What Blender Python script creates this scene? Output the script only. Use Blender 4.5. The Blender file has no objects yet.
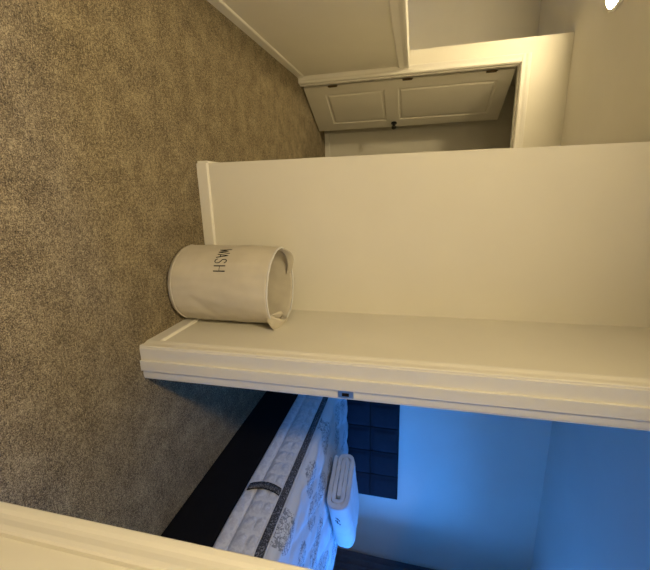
import bpy, bmesh, math, random
from math import sin, cos, pi, radians, sqrt
from mathutils import Vector, Matrix, noise

random.seed(4)
SC = bpy.context.scene
COL = SC.collection
HC = 2.42            # ceiling height

# ------------------------------------------------------------------ helpers
def link(name, bm, mat=None, parent=None, smooth=False, weighted=False):
    me = bpy.data.meshes.new(name)
    bmesh.ops.recalc_face_normals(bm, faces=bm.faces)
    bm.to_mesh(me); bm.free()
    if mat: me.materials.append(mat)
    if smooth:
        for p in me.polygons: p.use_smooth = True
    o = bpy.data.objects.new(name, me)
    COL.objects.link(o)
    if parent: o.parent = parent
    return o

def tag(o, label, cat, kind=None, group=None):
    o['label'] = label
    if cat: o['category'] = cat
    if kind: o['kind'] = kind
    if group: o['group'] = group
    return o

def empty(name, loc=(0, 0, 0), rz=0.0):
    o = bpy.data.objects.new(name, None)
    o.empty_display_size = 0.1
    COL.objects.link(o)
    o.location = loc; o.rotation_euler = (0, 0, rz)
    return o

def box(bm, x0, x1, y0, y1, z0, z1, bev=0.0, seg=2):
    m = Matrix.Translation(((x0+x1)/2, (y0+y1)/2, (z0+z1)/2)) @ Matrix.Diagonal((abs(x1-x0), abs(y1-y0), abs(z1-z0), 1))
    r = bmesh.ops.create_cube(bm, size=1.0, matrix=m)
    if bev > 0:
        es = set()
        for v in r['verts']:
            for e in v.link_edges: es.add(e)
        bmesh.ops.bevel(bm, geom=list(es), offset=bev, segments=seg, affect='EDGES', profile=0.6)

def prism(bm, pts, axis, a, b):
    """pts: 2D outline; extruded along axis ('x': pts=(y,z), 'y': pts=(x,z), 'z': pts=(x,y))"""
    def mk(p, t):
        if axis == 'x': return (t, p[0], p[1])
        if axis == 'y': return (p[0], t, p[1])
        return (p[0], p[1], t)
    A = [bm.verts.new(mk(p, a)) for p in pts]
    B = [bm.verts.new(mk(p, b)) for p in pts]
    bm.faces.new(A); bm.faces.new(B[::-1])
    n = len(pts)
    for i in range(n):
        j = (i+1) % n
        bm.faces.new((A[i], B[i], B[j], A[j]))

def lathe(bm, prof, n=48, cx=0, cy=0, close=False, axis='z', origin=(0, 0, 0)):
    rings = []
    for r, z in prof:
        ring = []
        for k in range(n):
            a = 2*pi*k/n
            p = Vector((cx + r*cos(a), cy + r*sin(a), z))
            if axis == 'x': p = Vector((z, r*cos(a), r*sin(a)))
            if axis == 'y': p = Vector((r*cos(a), z, r*sin(a)))
            ring.append(bm.verts.new(p + Vector(origin)))
        rings.append(ring)
    for i in range(len(rings)-1):
        for k in range(n):
            bm.faces.new((rings[i][k], rings[i][(k+1) % n], rings[i+1][(k+1) % n], rings[i+1][k]))
    bm.faces.new(rings[0]); bm.faces.new(rings[-1][::-1])
    return rings

def tube(bm, pts, r, n=8, closed=False, flat=None):
    """round tube (or flat strap if flat=(width,thickness) ) along points"""
    P = [Vector(p) for p in pts]; m = len(P); rings = []
    up = Vector((0, 0, 1))
    for i in range(m):
        if closed: t = P[(i+1) % m] - P[i-1]
        else: t = P[min(i+1, m-1)] - P[max(i-1, 0)]
        t.normalize()
        s = t.cross(up)
        if s.length < 1e-3: s = t.cross(Vector((0, 1, 0)))
        s.normalize(); u = s.cross(t)
        ring = []
        for k in range(n):
            a = 2*pi*k/n
            if flat: ring.append(bm.verts.new(P[i] + s*cos(a)*flat[1] + u*sin(a)*flat[0]))
            else: ring.append(bm.verts.new(P[i] + (s*cos(a) + u*sin(a))*r))
        rings.append(ring)
    rng = m if closed else m-1
    for i in range(rng):
        A, B = rings[i], rings[(i+1) % m]
        for k in range(n):
            bm.faces.new((A[k], A[(k+1) % n], B[(k+1) % n], B[k]))
    if not closed:
        bm.faces.new(rings[0]); bm.faces.new(rings[-1][::-1])

# ------------------------------------------------------------------ materials
def newmat(name, col, rough=0.6, spec=0.3, metal=0.0):
    m = bpy.data.materials.new(name); m.use_nodes = True
    nt = m.node_tree; b = nt.nodes['Principled BSDF']
    b.inputs['Base Color'].default_value = (*col, 1)
    b.inputs['Roughness'].default_value = rough
    b.inputs['Specular IOR Level'].default_value = spec
    b.inputs['Metallic'].default_value = metal
    return m, nt, b

def add(nt, t, **kw):
    n = nt.nodes.new(t)
    for k, v in kw.items():
        if k in n.inputs: n.inputs[k].default_value = v
        else: setattr(n, k, v)
    return n

def coords(nt): return nt.nodes.new('ShaderNodeTexCoord').outputs['Object']

def bump(nt, b, src, strength, dist):
    n = add(nt, 'ShaderNodeBump'); n.inputs['Strength'].default_value = strength
    n.inputs['Distance'].default_value = dist
    nt.links.new(src, n.inputs['Height']); nt.links.new(n.outputs[0], b.inputs['Normal'])

def ramp(nt, src, stops):
    r = nt.nodes.new('ShaderNodeValToRGB')
    e = r.color_ramp.elements
    while len(e) < len(stops): e.new(0.5)
    for i, (p, c) in enumerate(stops):
        e[i].position = p; e[i].color = (*c, 1) if len(c) == 3 else c
    nt.links.new(src, r.inputs[0]); return r.outputs[0]

def mathn(nt, op, a, b=None, c=None):
    n = nt.nodes.new('ShaderNodeMath'); n.operation = op
    for i, v in enumerate((a, b, c)):
        if v is None: continue
        if hasattr(v, 'default_value') or hasattr(v, 'is_output'): nt.links.new(v, n.inputs[i])
        else: n.inputs[i].default_value = v
    return n.outputs[0]

def noisen(nt, co, scale, detail=2, rough=0.5):
    n = add(nt, 'ShaderNodeTexNoise'); n.inputs['Scale'].default_value = scale
    n.inputs['Detail'].default_value = detail; n.inputs['Roughness'].default_value = rough
    nt.links.new(co, n.inputs['Vector']); return n.outputs['Fac']

def painted(name, col, rough=0.55, spec=0.3, peel=0.04, var=0.02):
    m, nt, b = newmat(name, col, rough, spec)
    co = coords(nt)
    n = noisen(nt, co, 260, 3); bump(nt, b, n, peel, 0.002)
    n2 = noisen(nt, co, 3, 3)
    c0 = tuple(c*(1-var) for c in col); c1 = tuple(min(1, c*(1+var)) for c in col)
    nt.links.new(ramp(nt, n2, [(0.3, c0), (0.7, c1)]), b.inputs['Base Color'])
    return m

M = {}
M['wall'] = painted('wall_paint', (0.76, 0.735, 0.66), 0.55, 0.3)
M['ceil'] = painted('ceiling_paint', (0.72, 0.69, 0.62), 0.9, 0.1, 0.15)
M['trim'] = painted('trim_paint', (0.79, 0.77, 0.72), 0.35, 0.4, 0.02, 0.01)
M['door'] = painted('door_paint', (0.68, 0.655, 0.58), 0.4, 0.4, 0.03, 0.01)

def carpet():
    m, nt, b = newmat('carpet', (0.3, 0.25, 0.18), 1.0, 0.05)
    co = coords(nt)
    fine = noisen(nt, co, 225, 2, 0.9)
    mid = noisen(nt, co, 75, 3, 0.65)
    big = noisen(nt, co, 9.0, 5, 0.7)
    s = mathn(nt, 'ADD', mathn(nt, 'MULTIPLY', fine, 0.64), mathn(nt, 'MULTIPLY', mid, 0.26))
    s = mathn(nt, 'ADD', s, mathn(nt, 'MULTIPLY', big, 0.19))
    col = ramp(nt, s, [(0.43, (0.026, 0.015, 0.006)), (0.50, (0.168, 0.125, 0.066)), (0.57, (0.33, 0.26, 0.15)), (0.64, (0.66, 0.55, 0.34))])
    nt.links.new(col, b.inputs['Base Color'])
    h = mathn(nt, 'ADD', fine, mathn(nt, 'MULTIPLY', mid, 0.8))
    bump(nt, b, h, 1.0, 0.012)
    b.inputs['Sheen Weight'].default_value = 0.15
    return m
M['carpet'] = carpet()

def fabric(name, col, sc=700, st=0.25, var=0.08, rough=0.9):
    m, nt, b = newmat(name, col, rough, 0.15)
    co = coords(nt)
    n = noisen(nt, co, sc, 2); bump(nt, b, n, st, 0.002)
    n2 = noisen(nt, co, 9, 3)
    nt.links.new(ramp(nt, n2, [(0.3, tuple(c*(1-var) for c in col)), (0.7, tuple(c*(1+var) for c in col))]), b.inputs['Base Color'])
    return m
M['canvas'] = fabric('hamper_canvas', (0.62, 0.575, 0.49), 500, 0.2, 0.06)
M['canvas_in'] = fabric('hamper_lining', (0.58, 0.52, 0.40), 300, 0.3, 0.1)
M['ink'] = fabric('black_ink', (0.012, 0.012, 0.012))
M['black_fabric'] = fabric('black_fabric', (0.007, 0.007, 0.008), 600, 0.3)
M['navy'] = fabric('navy_upholstery', (0.019, 0.023, 0.034), 500, 0.3, 0.1)
M['curtain'] = fabric('dark_curtain', (0.09, 0.095, 0.11), 400, 0.3, 0.1)
M['towel'] = fabric('blanket_cotton', (0.66, 0.66, 0.66), 350, 0.5, 0.05)
M['bronze'] = newmat('aged_bronze', (0.10, 0.07, 0.035), 0.45, 0.5, 0.8)[0]
M['steel'] = newmat('satin_steel', (0.50, 0.50, 0.50), 0.35, 0.5, 1.0)[0]
M['blackmetal'] = newmat('black_metal', (0.012, 0.012, 0.012), 0.25, 0.6, 0.3)[0]
M['dark'] = newmat('dark_hole', (0.015, 0.01, 0.008), 0.8, 0.1)[0]
M['vinyl'] = painted('white_vinyl', (0.8, 0.8, 0.8), 0.4, 0.4, 0.01)

def ticking():
    m, nt, b = newmat('mattress_ticking', (0.66, 0.66, 0.65), 0.85, 0.15)
    co = coords(nt)
    # small woven floral sprigs : rosette strokes round scattered centres
    v = nt.nodes.new('ShaderNodeTexVoronoi'); v.inputs['Scale'].default_value = 3.7; v.inputs['Randomness'].default_value = 0.75
    nt.links.new(co, v.inputs['Vector'])
    n1 = noisen(nt, co, 38, 3, 0.6)
    n2 = noisen(nt, co, 20, 2, 0.5)
    line = mathn(nt, 'LESS_THAN', mathn(nt, 'ABSOLUTE', mathn(nt, 'SUBTRACT', n1, 0.5)), 0.026)
    line2 = mathn(nt, 'LESS_THAN', mathn(nt, 'ABSOLUTE', mathn(nt, 'SUBTRACT', n2, 0.5)), 0.026)
    ln = mathn(nt, 'MAXIMUM', line, line2)
    near = mathn(nt, 'LESS_THAN', v.outputs['Distance'], 0.42)
    k = mathn(nt, 'MULTIPLY', mathn(nt, 'MULTIPLY', ln, near), 0.7)
    mix = nt.nodes.new('ShaderNodeMixRGB'); nt.links.new(k, mix.inputs[0])
    mix.inputs[1].default_value = (0.64, 0.65, 0.66, 1); mix.inputs[2].default_value = (0.10, 0.11, 0.13, 1)
    nt.links.new(mix.outputs[0], b.inputs['Base Color'])
    bump(nt, b, noisen(nt, co, 500, 2), 0.2, 0.002)
    return m
M['tick'] = ticking()
def sideknit():
    m, nt, b = newmat('mattress_side_knit', (0.6, 0.6, 0.6), 0.9, 0.1)
    co = coords(nt)
    w = nt.nodes.new('ShaderNodeTexWave'); w.inputs['Scale'].default_value = 26; w.inputs['Distortion'].default_value = 5
    w.inputs['Detail Scale'].default_value = 2; w.inputs['Detail'].default_value = 3
    nt.links.new(co, w.inputs['Vector'])
    nt.links.new(ramp(nt, w.outputs['Fac'], [(0.0, (0.57, 0.57, 0.58)), (0.5, (0.64, 0.64, 0.64)), (1, (0.69, 0.69, 0.68))]), b.inputs['Base Color'])
    bump(nt, b, w.outputs['Fac'], 0.35, 0.004)
    return m
M['side'] = sideknit()
def meshband():
    m, nt, b = newmat('dark_mesh_border', (0.1, 0.1, 0.1), 0.8, 0.2)
    co = coords(nt)
    v = nt.nodes.new('ShaderNodeTexVoronoi'); v.inputs['Scale'].default_value = 150
    nt.links.new(co, v.inputs['Vector'])
    nt.links.new(ramp(nt, v.outputs['Distance'], [(0.15, (0.012, 0.012, 0.014)), (0.6, (0.10, 0.10, 0.105)), (0.8, (0.26, 0.26, 0.27))]), b.inputs['Base Color'])
    bump(nt, b, v.outputs['Distance'], 0.5, 0.003)
    return m
M['mesh'] = meshband()

def emis(name, col, s):
    m = bpy.data.materials.new(name); m.use_nodes = True
    nt = m.node_tree; nt.nodes.clear()
    e = nt.nodes.new('ShaderNodeEmission'); o = nt.nodes.new('ShaderNodeOutputMaterial')
    e.inputs[0].default_value = (*col, 1); e.inputs[1].default_value = s
    nt.links.new(e.outputs[0], o.inputs[0]); return m
WARM = (1.0, 0.79, 0.44)
M['lamp'] = emis('lamp_diffuser', WARM, 30.0)
def glassm():
    m = bpy.data.materials.new('window_glass'); m.use_nodes = True
    nt = m.node_tree; nt.nodes.clear()
    t = nt.nodes.new('ShaderNodeBsdfTransparent'); g = nt.nodes.new('ShaderNodeBsdfGlossy'); g.inputs['Roughness'].default_value = 0.02
    x = nt.nodes.new('ShaderNodeMixShader'); x.inputs[0].default_value = 0.06
    o = nt.nodes.new('ShaderNodeOutputMaterial')
    nt.links.new(t.outputs[0], x.inputs[1]); nt.links.new(g.outputs[0], x.inputs[2]); nt.links.new(x.outputs[0], o.inputs[0])
    return m
M['glass'] = glassm()

# ------------------------------------------------------------------ room shell
def struct(name, bm, mat, label, cat):
    return tag(link(name, bm, mat), label, cat, 'structure')

bm = bmesh.new(); box(bm, -1.24, 4.2, -1.72, 5.1, -0.12, 0)
struct('floor', bm, M['carpet'], 'beige speckled cut pile carpet running through hall and bedroom', 'floor')
bm = bmesh.new(); box(bm, -2.42, 4.2, -1.72, 5.1, HC, HC+0.1)
struct('ceiling', bm, M['ceil'], 'flat cream painted ceiling above the hall and bedroom', 'ceiling')

YD = 3.87; DT = 0.11                 # wall with the panel door
OL, OR, OH = -1.055, -0.345, 2.03    # its clear opening
def notch(a0, a1, n0, n1, nh, top, z0=0.0):
    return [(a0, z0), (n0, z0), (n0, nh), (n1, nh), (n1, z0), (a1, z0), (a1, top), (a0, top)]
bm = bmesh.new(); prism(bm, notch(-1.245, -0.17, OL-.02, OR+.02, OH+.02, HC), 'y', YD, YD+DT)
struct('wall_back', bm, M['wall'], 'cream wall at the end of the hall around the panelled door', 'wall')
bm = bmesh.new(); box(bm, -0.17, 0.644, 1.885, 2.0, 0, HC)
struct('wall_center', bm, M['wall'], 'cream wall directly behind the laundry hamper, facing the viewer', 'wall')
bm = bmesh.new(); box(bm, -0.17, -0.05, 2.0, YD+DT, 0, HC)
struct('wall_hall_side', bm, M['wall'], 'cream side wall of the passage leading to the panelled door', 'wall')
XB, XB2 = 0.644, 0.785
BY0, BY1 = 0.478, 1.262              # clear opening to the bedroom
bm = bmesh.new(); prism(bm, notch(-1.6, 3.22, BY0-.02, BY1+.02, OH+.02, HC), 'x', XB, XB2)
struct('wall_right', bm, M['wall'], 'cream wall with the bedroom doorway, beside the hamper', 'wall')
bm = bmesh.new(); box(bm, -2.42, 0.785, -1.72, -1.6, -2.7, HC)
struct('wall_front', bm, M['wall'], 'cream hall wall behind the viewer', 'wall')
bm = bmesh.new(); box(bm, -2.42, -2.3, -1.6, 4.98, -2.7, HC)
struct('wall_stair_left', bm, M['wall'], 'tall cream wall on the far side of the stairwell', 'wall')
bm = bmesh.new(); box(bm, -2.42, 0.45, 4.98, 5.1, -2.7, HC)
struct('wall_stair_back', bm, M['wall'], 'cream wall at the far end of the stairwell and the closet', 'wall')
bm = bmesh.new(); box(bm, -1.245, -1.13, YD+DT, 4.98, -2.7, HC)
struct('wall_closet_left', bm, M['wall'], 'cream wall between stairwell and closet behind the panelled door', 'wall')
bm = bmesh.new(); box(bm, 0.35, 0.45, YD+DT, 4.98, 0, HC); box(bm, -0.17, 0.45, YD+DT, YD+DT+.02, 0, HC)
struct('wall_closet_right', bm, M['wall'], 'cream right wall of the closet behind the panelled door', 'wall')
bm = bmesh.new(); box(bm, -1.30, -1.24, -1.6, 3.87, -2.7, -0.0)
struct('wall_stair_right', bm, M['wall'], 'cream stairwell wall below the half wall', 'wall')
bm = bmesh.new(); box(bm, -2.3, -1.3, -1.6, 4.98, -2.7, -2.6)
struct('floor_stair', bm, M['carpet'], 'beige carpet at the foot of the stairwell', 'floor')
# bedroom
bm = bmesh.new(); box(bm, XB2, 4.2, 3.22, 3.34, 0, HC)
struct('wall_bedroom_back', bm, M['wall'], 'bedroom wall behind the dark headboard, lit blue by daylight', 'wall')
bm = bmesh.new(); box(bm, XB2, 4.2, -0.42, -0.30, 0, HC)
struct('wall_bedroom_front', bm, M['wall'], 'bedroom wall facing the foot of the bed', 'wall')
WY0, WY1, WZ0, WZ1 = 1.45, 2.45, 0.85, 2.05
bm = bmesh.new()
for a in ((-0.30, WY0, 0, HC), (WY1, 3.22, 0, HC), (WY0, WY1, 0, WZ0), (WY0, WY1, WZ1, HC)):
    box(bm, 4.0, 4.2, a[0], a[1], a[2], a[3])
bmesh.ops.remove_doubles(bm, verts=bm.verts, dist=1e-5)
struct('wall_bedroom_right', bm, M['wall'], 'bedroom wall with the window, right of the bed', 'wall')
# window
w = empty('window_1', (4.165, (WY0+WY1)/2, WZ0)); tag(w, 'white framed bedroom window letting in blue daylight', 'window', 'structure')
bm = bmesh.new(); hw = (WY1-WY0)/2; hh = WZ1-WZ0
box(bm, -.03, .03, -hw, -hw+.05, 0, hh); box(bm, -.03, .03, hw-.05, hw, 0, hh)
box(bm, -.03, .03, -hw+.05, hw-.05, 0, .05); box(bm, -.03, .03, -hw+.05, hw-.05, hh-.05, hh)
box(bm, -.02, .02, -.02, .02, .05, hh-.05)
link('window_frame', bm, M['vinyl'], w)
bm = bmesh.new(); box(bm, -.004, .004, -hw+.04, hw-.04, .04, hh-.04); link('glass_pane', bm, M['glass'], w)
bm = bmesh.new(); box(bm, -.19, -.031, -hw+.001, hw-.001, 0, .02, .004); link('window_sill', bm, M['trim'], w)

# baseboards: profile (distance from wall, height)
BP = [(0, 0), (.013, 0), (.013, .056), (.012, .0595), (.008, .0635), (0, .065)]
KP = Vector((-1.118, 3.855, 0)); KROT = Matrix.Translation(KP) @ Matrix.Rotation(0.031, 4, 'Z') @ Matrix.Translation(Vector((1.078, -3.855, 0)))
def skew(bm): bmesh.ops.transform(bm, matrix=KROT, verts=bm.verts)
def base_y(name, x, s, y0, y1, label):      # runs along y, wall face at x, sticking out by s
    bm = bmesh.new(); n = [(x+s*p[0], p[1]) for p in BP]; prism(bm, n, 'y', y0, y1)
    if name == 'baseboard_knee': skew(bm)
    struct(name, bm, M['trim'], label, 'baseboard')
def base_x(name, y, s, x0, x1, label):
    bm = bmesh.new(); n = [(y+s*p[0], p[1]) for p in BP]; prism(bm, n, 'x', x0, x1)
    struct(name, bm, M['trim'], label, 'baseboard')
bm = bmesh.new(); box(bm, -1.195, -1.078, -1.6, YD-.015, 0, 1.052)
skew(bm)
struct('wall_knee', bm, M['wall'], 'low cream half wall along the stair side of the hall', 'wall')
base_y('baseboard_knee', -1.078, 1, -1.6, YD-.015, 'white baseboard along the foot of the low half wall')
base_x('baseboard_center', 1.885, -1, -0.17, XB-.013, 'white baseboard on the wall directly behind the hamper')
base_y('baseboard_right', XB, -1, BY1+.06, 1.885, 'short white baseboard between hamper corner and bedroom doorway')
base_y('baseboard_right_near', XB, -1, -1.6, BY0-.06, 'white baseboard on the near side of the bedroom doorway')
base_y('baseboard_hall', -0.17, -1, 1.885, YD-.013, 'white baseboard on the passage wall past the hamper wall corner')
base_x('baseboard_back', YD, -1, OR+.062, -0.17, 'short white baseboard right of the panelled door')
base_x('baseboard_closet', 4.98, -1, -1.13, 0.35, 'white baseboard at the back of the dim closet')
base_x('baseboard_bedroom', 3.22, -1, XB2, 4.0, 'white baseboard along the wall behind the bed')
base_y('baseboard_bedroom_right', 4.0, -1, -0.3, 3.207, 'white baseboard below the bedroom window')
base_y('baseboard_bedroom_left', XB2, 1, BY1+.07, 3.207, 'white baseboard on the bedroom side of the doorway wall')

# knee wall cap + apron
bm = bmesh.new(); box(bm, -1.22, -1.052, -1.6, YD-.016, 1.052, 1.075, .005); 
prism(bm, [(-1.078, .975), (-1.070, .975), (-1.066, .985), (-1.066, 1.03), (-1.062, 1.04), (-1.058, 1.0525), (-1.078, 1.0525)], 'y', -1.6, YD-.016)
skew(bm)
struct('trim_1', bm, M['trim'], 'white wooden cap and apron board on top of the half wall', 'trim')

def casing_profile(s, w=.062):
    # (across, out) ; across measured from the opening side outwards
    return [(0, 0), (0, .007), (.004, .010), (.016, .0105), (.024, .008), (.034, .009), (.048, .0135), (w-.004, .014), (w, .011), (w, 0)]
# door frame to the closet (trim_2)
fr = empty('trim_2', (0, 0, 0)); tag(fr, 'white casing and jamb around the two panel door at the hall end', 'door frame', 'structure')
bm = bmesh.new()
prism(bm, [(OL+.0-.004-a, YD-o) for a, o in casing_profile(1)], 'z', 0, OH+.005)
prism(bm, [(OR+.004+a, YD-o) for a, o in casing_profile(1)], 'z', 0, OH+.005)
prism(bm, [(YD-o, OH+.005+a) for a, o in casing_profile(1, .072)], 'x', OL-.066, OR+.066)
link('casing', bm, M['trim'], fr)
bm = bmesh.new()
box(bm, OL-.02, OL, YD, YD+DT, 0, OH+.02, .001); box(bm, OR, OR+.02, YD, YD+DT, 0, OH+.02, .001); box(bm, OL, OR, YD, YD+DT, OH, OH+.02, .001)
box(bm, OL, OL+.011, YD+.035, YD+.07, 0, OH, .002); box(bm, OR-.011, OR, YD+.035, YD+.07, 0, OH, .002); box(bm, OL+.011, OR-.011, YD+.035, YD+.07, OH-.011, OH, .002)
link('jamb', bm, M['trim'], fr)
bm = bmesh.new(); box(bm, OR-.003, OR+.001, YD+.074, YD+.104, .88, .94, .001); o = link('strike_plate', bm, M['steel'], fr); o['label'] = 'small bright metal strike plate'

# bedroom door frame (trim_3)
fr = empty('trim_3', (0, 0, 0)); tag(fr, 'white casing and jamb of the bedroom doorway, right of the hamper', 'door frame', 'structure')
bm = bmesh.new()
for side, xw, s in ((0, XB, -1), (1, XB2, 1)):
    prism(bm, [(xw+s*o, BY1+.004+a) for a, o in casing_profile(1)], 'z', 0, OH+.005)
    prism(bm, [(xw+s*o, BY0-.004-a) for a, o in casing_profile(1)], 'z', 0, OH+.005)
    prism(bm, [(xw+s*o, OH+.005+a) for a, o in casing_profile(1)], 'y', BY0-.066, BY1+.066)
link('casing', bm, M['trim'], fr)
bm = bmesh.new()
box(bm, XB, XB2, BY1, BY1+.02, 0, OH+.02, .0015); box(bm, XB, XB2, BY0-.02, BY0, 0, OH+.02, .0015); box(bm, XB, XB2, BY0, BY1, OH, OH+.02, .0015)
S0, S1 = .700, .750
box(bm, S0, S1, BY1-.011, BY1, 0, OH-.011, .003, 3); box(bm, S0, S1, BY0, BY0+.011, 0, OH-.011, .003, 3); box(bm, S0, S1, BY0, BY1, OH-.011, OH, .003, 3)
link('jamb', bm, M['trim'], fr)
bm = bmesh.new(); box(bm, .753, .784, BY1-.0025, BY1+.001, .893, .953, .001)
o = link('strike_plate', bm, M['steel'], fr); o['label'] = 'metal strike plate on the far jamb'
bm = bmesh.new(); box(bm, .763, .777, BY1-.004, BY1, .908, .936, .001)
link('latch_hole', bm, M['dark'], o)

# ------------------------------------------------------------------ the two panel door
def leaf(bm, W, H, T, panels):
    xs = sorted({0, W} | {p[0] for p in panels} | {p[1] for p in panels})
    zs = sorted({0, H} | {p[2] for p in panels} | {p[3] for p in panels})
    for side in (0, 1):
        y0 = 0 if side == 0 else T; s = 1 if side == 0 else -1
        for i in range(len(xs)-1):
            for j in range(len(zs)-1):
                x0, x1, z0, z1 = xs[i], xs[i+1], zs[j], zs[j+1]
                if any(abs(x0-p[0]) < 1e-6 and abs(x1-p[1]) < 1e-6 and abs(z0-p[2]) < 1e-6 and abs(z1-p[3]) < 1e-6 for p in panels):
                    loops = [(0, 0), (.004, .001), (.012, .008), (.018, .0095), (.026, .0095), (.034, .005), (.040, .0025), (.046, .002)]
                    prev = None
                    for ins, dep in loops:
                        L = [bm.verts.new((a, y0+s*dep, b)) for a, b in ((x0+ins, z0+ins), (x1-ins, z0+ins), (x1-ins, z1-ins), (x0+ins, z1-ins))]
                        if prev:
                            for k in range(4): bm.faces.new((prev[k], prev[(k+1) % 4], L[(k+1) % 4], L[k]))
                        prev = L
                    bm.faces.new(prev)
                else:
                    bm.faces.new([bm.verts.new((a, y0, b)) for a, b in ((x0, z0), (x1, z0), (x1, z1), (x0, z1))])
    for q in (((0, 0), (0, H)), ((W, 0), (W, H)), ((0, 0), (W, 0)), ((0, H), (W, H))):
        (a, b), (c, d) = q
        bm.faces.new([bm.verts.new(v) for v in ((a, 0, b), (c, 0, d), (c, T, d), (a, T, b))])
    bmesh.ops.remove_doubles(bm, verts=bm.verts, dist=1e-5)
ang = math.atan2(.67, .335)
dr = empty('door_1', (OL+.014, YD+DT+.012, .015), ang)
tag(dr, 'two panel white door standing ajar at the end of the hall', 'door', 'structure')
LW, LH, LT = .715, 2.005, .035
bm = bmesh.new(); leaf(bm, LW, LH, LT, [(.115, LW-.115, .20, .82), (.115, LW-.115, .95, LH-.12)])
link('door_leaf', bm, M['door'], dr)
for z in (.305, 1.045, 1.80):
    bm = bmesh.new()
    box(bm, -.004, .018, -.0025, .0005, z-.045, z+.045, .0008)
    lathe(bm, [(.0065, z-.047), (.0065, z+.047)], 12, -.005, -.004)
    lathe(bm, [(.003, z+.047), (.005, z+.050), (.0015, z+.055)], 10, -.005, -.004)
    link('hinge', bm, M['bronze'], dr)
bm = bmesh.new()
kx = LW-.06
prof = [(.0005, 0), (.033, 0), (.033, .004), (.028, .008), (.012, .010), (.010, .030), (.018, .036), (.027, .046), (.029, .056), (.024, .066), (.012, .072), (.0005, .073)]
lathe(bm, [(r, -z) for r, z in prof], 28, axis='y', origin=(kx, 0, .895))
lathe(bm, [(r, LT+z) for r, z in prof], 28, axis='y', origin=(kx, 0, .895))
o = link('door_knob', bm, M['blackmetal'], dr, smooth=True); o['label'] = 'round black door knob'

# ------------------------------------------------------------------ hamper
HX, HY, HR, HH = 0.443, 1.672, 0.192, 0.525
hm = empty('laundry_hamper', (HX, HY, 0))
tag(hm, 'round off-white canvas laundry hamper standing on the carpet in the hall corner', 'laundry hamper')
def hr(a, z):
    """outer radius with slack cloth"""
    t = z/HH
    r = HR*(1.0 + .012*sin(pi*t)) - .012*(1-t)*0
    p = Vector((cos(a)*1.6, sin(a)*1.6, z*5))
    r += .0055*noise.noise(p*1.3) * min(1, t*4+.15)
    p2 = Vector((cos(a)*3.2+4, sin(a)*3.2, z*4 + a*.4))
    r += .003*noise.noise(p2*2.0)
    # diagonal creases low on the right front
    r -= .004*math.exp(-((z-.17-.16*(a+1.25))/.03)**2)*math.exp(-((a+1.1)/.5)**2)
    return r
def rimz(a): return HH + .006*sin(2*a+.6) - .010*math.exp(-((a+.45)/.45)**2)
NA = 120
bm = bmesh.new(); rings = []
prof = []
for i in range(7):
    q = i/6*pi/2; prof.append(('b', .030*(1-sin(q)), .030*(1-cos(q))))
def ring(fn):
    return [bm.verts.new(fn(-pi + 2*pi*k/NA)) for k in range(NA)]
def P(a, r, z): return (r*cos(a), r*sin(a), z)
rings.append(ring(lambda a: P(a, .02, .002)))
for i in range(7):
    q = i/6*pi/2; ins = .032*(1-sin(q)); z = .001 + .032*(1-cos(q))
    rings.append(ring(lambda a, ins=ins, z=z: P(a, hr(a, z)-ins, z)))
for i in range(1, 41):
    t = i/40
    rings.append(ring(lambda a, t=t: P(a, hr(a, .033+(rimz(a)-.033)*t), .033+(rimz(a)-.033)*t)))
for i in range(0, 31):   # inside
    t = 1-i/30
    rings.append(ring(lambda a, t=t: P(a, hr(a, .02+(rimz(a)-.02)*t)-.005-.006*(1-t)+.005*noise.noise(Vector((cos(a)*4, sin(a)*4, t*9)))*(1-t**6), .02+(rimz(a)-.02)*t)))
rings.append(ring(lambda a: P(a, .02, .016)))
for i in range(len(rings)-1):
    for k in range(NA):
        bm.faces.new((rings[i][k], rings[i][(k+1) % NA], rings[i+1][(k+1) % NA], rings[i+1][k]))
bm.faces.new(rings[0]); bm.faces.new(rings[-1][::-1])
link('hamper_body', bm, M['canvas'], hm, smooth=True)
bm = bmesh.new()
pts = [P(a, hr(a, rimz(a))-.003, rimz(a)+.001) for a in [2*pi*k/NA for k in range(NA)] for a in [a-pi]]
tube(bm, pts, .0048, 8, closed=True)
o = link('rim_piping', bm, M['towel'], hm, smooth=True); o['label'] = 'pale piped rim'
# side seam towards the right front
bm = bmesh.new()
sa = radians(-27)
pts = [P(sa+.012*sin(z*9), hr(sa, z)+.0012, z) for z in [.04+.48*k/30*.98 for k in range(31)]]
tube(bm, pts, .0022, 6)
link('side_seam', bm, M['canvas'], hm, smooth=True)
bm = bmesh.new()
pts = [P(a, hr(a, .034)+.001, .034) for a in [-pi+2*pi*k/NA for k in range(NA)]]
tube(bm, pts, .0022, 6, closed=True); link('bottom_seam', bm, M['canvas'], hm, smooth=True)
# handles : wide folded fabric straps
def strap(a0, a1, fn, wd0, th, name, n=36):
    bm = bmesh.new(); R = []
    for i in range(n+1):
        t = i/n; a = a0+(a1-a0)*t; wd = wd0*(.30+.70*sin(pi*t)**.6)
        c, side = fn(t, a)
        c = Vector(c); side = Vector(side).normalized()
        tl = Vector((-sin(a), cos(a), 0)); nn = side.cross(tl).normalized()
        ring = []
        for u, v in ((-1, -1), (-.5, -1.2), (0, -1), (.5, -1.2), (1, -1), (1, 1), (.5, .8), (0, 1), (-.5, .8), (-1, 1)):
            ring.append(bm.verts.new(c + side*u*wd/2 + nn*v*th/2 + nn*.002*noise.noise(Vector((t*7, u*2, a)))))
        R.append(ring)
    for i in range(n):
        for k in range(10): bm.faces.new((R[i][k], R[i][(k+1) % 10], R[i+1][(k+1) % 10], R[i+1][k]))
    bm.faces.new(R[0]); bm.faces.new(R[-1][::-1])
    return link(name, bm, M['canvas'], hm, smooth=True)
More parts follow.
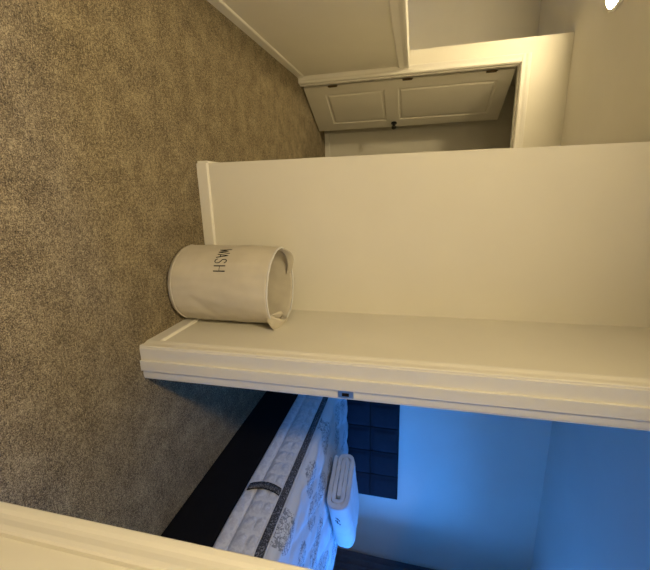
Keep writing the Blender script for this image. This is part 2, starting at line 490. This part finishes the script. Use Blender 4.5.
def f1(t, a):     # right handle, slumped outwards over the rim
    arch = sin(pi*t)**.7
    r = HR - .004 + .010*arch; z = HH - .016 + .022*arch
    return P(a, r, z), (-cos(a)*1.0*arch, -sin(a)*1.0*arch, 1.0-.3*arch)
o = strap(radians(-52), radians(16), f1, .066, .008, 'handle'); o['label'] = 'slumped fabric handle on the right of the rim'
def f1b(t, a):
    arch = sin(pi*t)**.6
    r = HR - .016 - .026*arch; z = HH - .022 + .024*arch
    return P(a, r, z), (-cos(a)*1.0*arch, -sin(a)*1.0*arch, .55)
o = strap(radians(-46), radians(2), f1b, .040, .007, 'handle_fold')
def f2(t, a):     # far handle leaning on the wall side
    arch = sin(pi*t)**.6
    r = HR - .010 - .006*arch; z = HH - .03 + .035*arch
    return P(a, r, z), (cos(a)*.15, sin(a)*.15, 1.0)
o = strap(radians(95), radians(175), f2, .04, .005, 'handle')
# lettering WASH, wrapped on the front left
LA1, LA0 = radians(-120), radians(-163)
def lett(x, y):     # x 0..1 across the word, y 0..1 up
    a = LA0 + (LA1-LA0)*x
    z = .246 + .010*x + .059*y
    return P(a, hr(a, z)+.0012, z)
bm = bmesh.new()
def stroke(pts, w=.0032):
    # subdivided polyline
    Q = []
    for (x0, y0), (x1, y1) in zip(pts[:-1], pts[1:]):
        for k in range(6): Q.append((x0+(x1-x0)*k/6, y0+(y1-y0)*k/6))
    Q.append(pts[-1])
    tube(bm, [lett(*q) for q in Q], w, 6, flat=(w, .0014) if False else None)
stroke([(.02, 1), (.08, 0), (.14, .8), (.20, 0), (.26, 1)], .0019)
stroke([(.32, 0), (.40, 1), (.48, 0)], .0019); stroke([(.345, .33), (.455, .33)], .0017)
stroke([(.70, .84), (.66, 1), (.59, 1), (.55, .84), (.56, .62), (.68, .42), (.70, .18), (.66, 0), (.58, 0), (.54, .18)], .0019)
stroke([(.80, 0), (.80, 1)], .0026); stroke([(.98, 0), (.98, 1)], .0026); stroke([(.80, .5), (.98, .5)], .0012)
o = link('lettering', bm, M['ink'], hm, smooth=True); o['label'] = 'black printed word in tall thin capitals'

# ------------------------------------------------------------------ bed
MX0, MX1, MY0, MY1 = 1.585, 3.10, 1.09, 3.095
MZ0, MZT = .290, .548     # bottom, top of border tape
bd = empty('bed', (2.34, 2.1, 0)); tag(bd, 'black upholstered bed base with dark navy square-tufted headboard', 'bed')
bd_loc = Vector((2.34, 2.1, 0))
def shift(o): o.location = -bd_loc
def rrect(x0, x1, y0, y1, r, n=10, m=28):
    pts = []
    for (cx, cy, a0) in ((x1-r, y0+r, -pi/2), (x1-r, y1-r, 0), (x0+r, y1-r, pi/2), (x0+r, y0+r, pi)):
        for k in range(n+1):
            a = a0 + pi/2*k/n; pts.append((cx+r*cos(a), cy+r*sin(a)))
    # subdivide the long straight runs
    out = []
    L = len(pts)
    for i in range(L):
        p, q = pts[i], pts[(i+1) % L]; out.append(p)
        d = math.hypot(q[0]-p[0], q[1]-p[1])
        if d > .2:
            k = 150 if d < 1.6 else 210
            for j in range(1, k): out.append((p[0]+(q[0]-p[0])*j/k, p[1]+(q[1]-p[1])*j/k))
    return out
def loft(bm, ringlist, cap0=True, cap1=True):
    V = [[bm.verts.new(p) for p in r] for r in ringlist]
    n = len(V[0])
    for i in range(len(V)-1):
        for k in range(n): bm.faces.new((V[i][k], V[i][(k+1) % n], V[i+1][(k+1) % n], V[i+1][k]))
    if cap0: bm.faces.new(V[0][::-1])
    if cap1: bm.faces.new(V[-1])
    return V
bm = bmesh.new()
def rr(ins, z, x0=1.605, x1=3.08, y0=1.13, y1=3.12, r=.05): return [(x, y, z) for x, y in rrect(x0+ins, x1-ins, y0+ins, y1-ins, max(.01, r-ins))]
loft(bm, [rr(.02, .0), rr(.005, .004), rr(0, .02), rr(0, .270), rr(.006, .286), rr(.02, .289)])
o = link('base', bm, M['black_fabric'], bd, smooth=False); shift(o); o['label'] = 'plain black fabric bed base'
# headboard: puffed square cells
HBX1 = 3.073; CELL = .274; NX, NZ = 6, 4; HBX0 = HBX1-NX*CELL; HBZ1 = 1.092
bm = bmesh.new(); K = 10
def hbp(i, j):
    fx = (i % K)/K; fz = (j % K)/K
    px = abs(sin(pi*i/K))**.28 if i % K else 0; pz = abs(sin(pi*j/K))**.28 if j % K else 0
    y = 3.158 - .034*px*pz
    if i in (0, NX*K) or j in (0, NZ*K): y = 3.158
    x = HBX0 + CELL*i/K; z = HBZ1 - CELL*(NZ) + CELL*j/K
    z += -.006*sin(pi*((i/K) % 1))*(1 if 0 < j < NZ*K else 0)*0.8
    return (x, y, z)
V = [[bm.verts.new(hbp(i, j)) for j in range(NZ*K+1)] for i in range(NX*K+1)]
for i in range(NX*K):
    for j in range(NZ*K): bm.faces.new((V[i][j], V[i+1][j], V[i+1][j+1], V[i][j+1]))
bord = [V[i][0] for i in range(NX*K+1)] + [V[NX*K][j] for j in range(1, NZ*K+1)] + [V[i][NZ*K] for i in range(NX*K-1, -1, -1)] + [V[0][j] for j in range(NZ*K-1, 0, -1)]
bk = [bm.verts.new((v.co.x, 3.212, v.co.z)) for v in bord]
for k in range(len(bord)):
    j = (k+1) % len(bord); bm.faces.new((bord[k], bord[j], bk[j], bk[k]))
bm.faces.new(bk)
for x in (HBX0+.12, HBX1-.12-.06):
    box(bm, x, x+.06, 3.175, 3.205, 0, HBZ1-CELL*NZ+.01)
sm = bmesh.new()
for i in range(1, NX):
    tube(sm, [(HBX0+CELL*i, 3.154, HBZ1-CELL*NZ+.01+(CELL*NZ-.02)*k/40) for k in range(41)], .0065, 8)
for j in range(1, NZ):
    tube(sm, [(HBX0+.01+(CELL*NX-.02)*k/60, 3.154, HBZ1-CELL*NZ+CELL*j-.005*abs(sin(pi*(k/60*(CELL*NX-.02)+.01)/CELL))) for k in range(61)], .0065, 8)
o = link('headboard', bm, M['navy'], bd, smooth=True); HB = o; shift(o); o['label'] = 'dark navy headboard tufted in a square grid'
for p in o.data.polygons: p.use_smooth = p.area < .01
o = link('tufting_seam', sm, M['ink'], HB, smooth=True); o['label'] = 'black stitched seams between the square tufts'

# mattress
mt = empty('mattress', (2.34, 2.1, MZ0)); tag(mt, 'thick white quilted mattress with dark mesh border lying on the black bed base', 'mattress')
mo = Vector((2.34, 2.1, MZ0))
def quilt_side(bmr, z, ins, amp):
    out = []
    pts = rrect(MX0+ins, MX1-ins, MY0+ins, MY1-ins, .14-ins*.5)
    s = 0; n = len(pts)
    for i, (x, y) in enumerate(pts):
        px, py = pts[i-1]
        if i: s += math.hypot(x-px, y-py)
        nx, ny = 0, 0
        qx, qy = pts[(i+1) % n]; tx, ty = qx-px, qy-py; L = math.hypot(tx, ty) or 1
        nx, ny = ty/L, -tx/L
        d = 2.6*amp*(abs(sin(pi*s/.098))**.4 - .75) + .003*noise.noise(Vector((s*6, z*12, 1)))
        out.append((x+nx*d, y+ny*d, z))
    return out
bm = bmesh.new(); rg = []
# lower gusset then taller upper band
sidep = [(.030, .000, 0), (.010, .002, 0), (.004, .008, .0), (.001, .018, .001), (.000, .030, .002), (.001, .048, .003), (.004, .062, .003), (.011, .070, .001), (.014, .073, 0), (.011, .076, .001),
         (.004, .085, .005), (.000, .105, .008), (-.002, .125, .008), (.000, .142, .005), (.003, .150, .002), (.000, .158, .005), (-.002, .175, .008), (.000, .190, .007), (.004, .202, .004), (.010, .210, .001), (.018, .214, 0), (.06, .216, 0)]
for ins, dz, am in sidep:
    rg.append(quilt_side(bm, MZ0+dz, ins, am))
loft(bm, rg)
o = link('side_panel', bm, M['side'], mt, smooth=True); o.location = -mo
# dark mesh border
bm = bmesh.new()
def rm(ins, z): return [(x, y, z) for x, y in rrect(MX0+ins, MX1-ins, MY0+ins, MY1-ins, .14-ins*.5)]
loft(bm, [rm(.03, MZ0+.208), rm(.012, MZ0+.209), rm(.007, MZ0+.214), rm(.006, MZ0+.232), rm(.008, MZ0+.250), rm(.014, MZ0+.257), rm(.03, MZ0+.258)])
o = link('border_band', bm, M['mesh'], mt, smooth=True); o.location = -mo; o['label'] = 'dark grey mesh border band'
# thin white pipings
for z in (MZ0+.207, MZ0+.260):
    bm = bmesh.new(); pts = [Vector(p) for p in rm(.006, z)]
    tube(bm, pts, .0045, 6, closed=True)
    o = link('piping', bm, M['towel'], mt, smooth=True); o.location = -mo
# top: quilted pillow top
bm = bmesh.new()
NXT, NYT = 96, 128
ax, ay = (MX1-MX0)/2-.012, (MY1-MY0)/2-.012; mcx, mcy = (MX0+MX1)/2, (MY0+MY1)/2
def toppt(i, j):
    u = -1+2*i/NXT; v = -1+2*j/NYT
    x, y = u*ax, v*ay
    # round the corners
    r = .13; ex, ey = ax-r, ay-r
    if abs(x) > ex and abs(y) > ey:
        dx, dy = abs(x)-ex, abs(y)-ey; L = math.hypot(dx, dy); mx = max(dx, dy)
        if L > 1e-9: x = math.copysign(ex+dx/L*mx, x); y = math.copysign(ey+dy/L*mx, y)
    # edge distance
    d = min(ax-abs(u*ax), ay-abs(v*ay))
    edge = 1-(1-min(1, d/.055))**2.2
    q = (abs(sin(pi*(x*4.4+y*2.2)))**.45 * abs(sin(pi*(x*4.4-y*2.2)))**.45)
    z = MZ0+.262 + .046*edge + edge*(.014*q + .008*noise.noise(Vector((x*5, y*5, 2))) + .006*noise.noise(Vector((x*14, y*14, 5))))
    return (mcx+x, mcy+y, z)
V = [[bm.verts.new(toppt(i, j)) for j in range(NYT+1)] for i in range(NXT+1)]
for i in range(NXT):
    for j in range(NYT): bm.faces.new((V[i][j], V[i+1][j], V[i+1][j+1], V[i][j+1]))
bord = [V[i][0] for i in range(NXT+1)] + [V[NXT][j] for j in range(1, NYT+1)] + [V[i][NYT] for i in range(NXT-1, -1, -1)] + [V[0][j] for j in range(NYT-1, 0, -1)]
bk = [bm.verts.new((mcx+(v.co.x-mcx)*.99, mcy+(v.co.y-mcy)*.99, MZ0+.255)) for v in bord]
for k in range(len(bord)):
    j = (k+1) % len(bord); bm.faces.new((bord[k], bord[j], bk[j], bk[k]))
bm.faces.new(bk)
o = link('pillow_top', bm, M['tick'], mt, smooth=True); o.location = -mo; o['label'] = 'quilted white top with grey floral print'
# strap handle on the side facing the door
bm = bmesh.new(); R = []
for i in range(25):
    t = i/24; z = MZ0+.022 + t*.188
    xo = MX0-.004-.012*sin(pi*t)**.6
    yc = 1.545 + .018*sin(pi*t)
    R.append([bm.verts.new(p) for p in ((xo, yc-.021, z), (xo-.004, yc, z), (xo, yc+.021, z), (xo+.006, yc+.021, z), (xo+.006, yc-.021, z))])
for i in range(24):
    for k in range(5): bm.faces.new((R[i][k], R[i][(k+1) % 5], R[i+1][(k+1) % 5], R[i+1][k]))
bm.faces.new(R[0]); bm.faces.new(R[-1][::-1])
o = link('handle', bm, M['mesh'], mt, smooth=True); o.location = -mo; o['label'] = 'dark vertical lifting strap'
for s in (-1, 1):
    bm = bmesh.new()
    tube(bm, [(MX0-.005-.012*sin(pi*t/20)**.6, 1.545+.018*sin(pi*t/20)+s*.022, MZ0+.022+.188*t/20) for t in range(21)], .0022, 6)
    h = link('strap_edge', bm, M['ink'], o, smooth=True)

# folded blanket: serpentine folds extruded across
TZ = MZ0 + .333
bl = empty('folded_blanket', (2.12, 2.02, TZ), radians(22))
tag(bl, 'thick white blanket folded in layers, lying on the quilted mattress', 'blanket')
# local: x = along the long near face, y = depth (away), z up ; layered ends visible on the -x face
BL, BDp, NLY, LTK = .70, .41, 5, .0325
prof = []       # centre line in (y,z): folded over itself like a flattened roll
def run(ya, yb, lv, n=14):
    for q in range(n): prof.append((ya+(yb-ya)*q/(n-1), lv*LTK + .003*noise.noise(Vector((q*.5, lv*3, 0)))))
def turn(yc, z0, z1, sg, ext):
    zc, rz = (z0+z1)/2*LTK, (z1-z0)/2*LTK
    for q in range(1, 10):
        a = pi*q/10
        cc, ss = cos(a), sin(a)
        prof.append((yc+sg*ext*abs(ss)**.7, zc - rz*math.copysign(abs(cc)**.8, cc)))
YN, YF = .075, BDp-.075
run(YN+.02, YF, 2.5); turn(YF, 2.5, 3.5, 1, .018); run(YF, YN, 3.5); turn(YN, 3.5, 1.5, -1, .032); run(YN, YF, 1.5)
turn(YF, 1.5, 4.5, 1, .052); run(YF, YN, 4.5); turn(YN, 4.5, 0.5, -1, .066); run(YN, YF+.03, 0.5)
def ribbon(prof, th):
    n = len(prof); up, dn = [], []
    for i in range(n):
        a = prof[max(i-1, 0)]; b = prof[min(i+1, n-1)]
        tx, tz = b[0]-a[0], b[1]-a[1]; L = math.hypot(tx, tz) or 1
        nx, nz = -tz/L, tx/L
        up.append((prof[i][0]+nx*th/2, prof[i][1]+nz*th/2)); dn.append((prof[i][0]-nx*th/2, prof[i][1]-nz*th/2))
    return up, dn
up, dn = ribbon(prof, LTK*.88)
def endcap(p_up, p_dn, last):
    c = ((p_up[0]+p_dn[0])/2, (p_up[1]+p_dn[1])/2); r = math.hypot(p_up[0]-p_dn[0], p_up[1]-p_dn[1])/2
    a0 = math.atan2(p_up[1]-c[1], p_up[0]-c[0]); return [(c[0]+r*cos(a0+(-1 if last else 1)*pi*k/5), c[1]+r*sin(a0+(-1 if last else 1)*pi*k/5)) for k in range(1, 5)]
loop = up + endcap(up[-1], dn[-1], True) + dn[::-1] + endcap(up[0], dn[0], False)[::-1]
bm = bmesh.new(); rgs = []
NS = 26; cy0 = BDp/2; cz0 = NLY*LTK/2
for i in range(NS+1):
    t = i/NS; x = BL*t
    e = min(t, 1-t)*BL
    rd = 1 - .02*max(0, 1-e/.015)**2
    ring_ = []
    for (y, z) in loop:
        dz = (.007*noise.noise(Vector((x*4, y*4, 3))) + .003*noise.noise(Vector((x*22, y*6, 8))))*(z/(NLY*LTK))
        ring_.append((x + (.004*noise.noise(Vector((y*20, z*60, 1))) if i in (0, NS) else 0), cy0+(y-cy0)*rd, cz0*1.0+(z-cz0)*rd + dz))
    rgs.append(ring_)
loft(bm, rgs)
o = link('blanket_folds', bm, M['towel'], bl, smooth=True)
for p in o.data.polygons:
    if len(p.vertices) > 4: p.use_smooth = False
# small embroidered sprig on the near face
bm = bmesh.new()
for k in range(5):
    x = .15+.022*k; z = .075+.010*sin(k*1.9)
    tube(bm, [(x+.012*cos(q), -.0085, z+.010*sin(q*1.5)) for q in [j*.6 for j in range(6)]], .0016, 5)
o = link('embroidery', bm, M['ink'], bl, smooth=True); o['label'] = 'small dark embroidered sprig'

# dark curtain closing off the far right corner
ct = empty('curtain', (3.93, 2.7, 0)); tag(ct, 'dark pleated curtain hanging at the right edge of the far bedroom wall', 'curtain')
bm = bmesh.new(); F = []
NC, NZc = 120, 14
for th in (0, 1):
    G = []
    for i in range(NC+1):
        y = -.52 + 1.0*i/NC; col_ = []
        for j in range(NZc+1):
            t = j/NZc; z = .09 + 2.14*t
            x = -.055*(1-t)**1.3 + .026*sin(2*pi*i/9.3) + .008*sin(i*.37+3*t) + th*.004
            col_.append(bm.verts.new((x, y, z)))
        G.append(col_)
    for i in range(NC):
        for j in range(NZc): bm.faces.new((G[i][j], G[i+1][j], G[i+1][j+1], G[i][j+1]))
    F.append(G)
A, B = F
for i in range(NC):
    bm.faces.new((A[i][0], A[i+1][0], B[i+1][0], B[i][0])); bm.faces.new((A[i][-1], B[i][-1], B[i+1][-1], A[i+1][-1]))
for j in range(NZc):
    bm.faces.new((A[0][j], A[0][j+1], B[0][j+1], B[0][j])); bm.faces.new((A[-1][j], B[-1][j], B[-1][j+1], A[-1][j+1]))
link('curtain_cloth', bm, M['curtain'], ct, smooth=True)
bm = bmesh.new(); tube(bm, [(.0, -.56, 2.245), (.0, .50, 2.245)], .011, 12)
for y in (-.45, .42): box(bm, -.006, .08, y-.006, y+.006, 2.238, 2.252)
link('curtain_rod', bm, M['blackmetal'], ct, smooth=False)

# ------------------------------------------------------------------ lamps
def flush(name, x, y, label, power, r=.145):
    t = empty(name, (x, y, HC)); tag(t, label, 'ceiling light', group='round hall ceiling lights')
    bm = bmesh.new(); lathe(bm, [(.001, 0), (r, 0), (r, -.012), (r-.008, -.020), (r-.016, -.021), (r-.016, -.012), (.001, -.012)], 48); link('lamp_ring', bm, M['vinyl'], t, smooth=False)
    bm = bmesh.new(); lathe(bm, [(.001, -.013), (r-.017, -.013), (r-.018, -.021), (r-.05, -.025), (.001, -.026)], 48); link('lamp_diffuser', bm, M['lamp'], t, smooth=True)
    ld = bpy.data.lights.new(name+'_light', 'AREA'); ld.shape = 'DISK'; ld.size = 2*r-.04; ld.energy = power; ld.color = WARM
    lo = bpy.data.objects.new('bulb', ld); COL.objects.link(lo); lo.parent = t; lo.location = (0, 0, -.032)
    return t
flush('ceiling_light', -1.265, 3.165, 'lit round flush ceiling light above the half wall by the panelled door', 7)
flush('ceiling_light', -0.56, -0.04, 'lit round flush ceiling light over the near end of the hall', 22)

# ------------------------------------------------------------------ world + daylight
wd = bpy.data.worlds.new('sky'); SC.world = wd; wd.use_nodes = True
nt = wd.node_tree; nt.nodes.clear()
tc = nt.nodes.new('ShaderNodeTexCoord'); sp = nt.nodes.new('ShaderNodeSeparateXYZ'); nt.links.new(tc.outputs['Generated'], sp.inputs[0])
c = ramp(nt, sp.outputs['Z'], [(0.0, (0.008, 0.035, 0.11)), (0.02, (0.06, 0.30, 1.0)), (0.5, (0.04, 0.26, 1.0))])
bg = nt.nodes.new('ShaderNodeBackground'); nt.links.new(c, bg.inputs[0]); bg.inputs[1].default_value = 31.0
ow = nt.nodes.new('ShaderNodeOutputWorld'); nt.links.new(bg.outputs[0], ow.inputs[0])
ld = bpy.data.lights.new('window_portal', 'AREA'); ld.shape = 'RECTANGLE'; ld.size = WZ1-WZ0; ld.size_y = WY1-WY0
ld.cycles.is_portal = True
lo = bpy.data.objects.new('daylight_portal', ld); COL.objects.link(lo); lo.parent = w
lo.location = (.045, 0, hh/2); lo.rotation_euler = (0, pi/2, 0)

# ------------------------------------------------------------------ camera (phone held sideways: the photo lies on its side)
CAMH = 1.157; cx, cy = 285.0, 325.0          # upright frame 570 x 650
Vv = (233-cx, 1880-cy); Hv = (190-cx, 236-cy)
f = sqrt(-(Vv[0]*Hv[0]+Vv[1]*Hv[1]))
Yc = Vector((Hv[0], -Hv[1], -f)).normalized()
Zc = -Vector((Vv[0], -Vv[1], -f)).normalized(); Zc = (Zc - Zc.dot(Yc)*Yc).normalized()
Xc = Yc.cross(Zc)
R = Matrix((Xc, Yc, Zc))                      # world = R @ cam
right, up, back = R.col[0], R.col[1], R.col[2]
Rm = Matrix((up, -right, back)).transposed()  # image x -> up, image y -> -right
cd = bpy.data.cameras.new('camera'); cam = bpy.data.objects.new('camera', cd); COL.objects.link(cam)
cd.sensor_fit = 'HORIZONTAL'; cd.sensor_width = 36.0; cd.lens = f/650.0*36.0; cd.clip_start = .02
cam.matrix_world = Matrix.Translation((0, 0, CAMH)) @ Rm.to_4x4()
SC.camera = cam

vs = SC.view_settings
vs.view_transform = 'Standard'; vs.look = 'None'; vs.gamma = 1.0; vs.use_curve_mapping = False
vs.exposure = 1.0
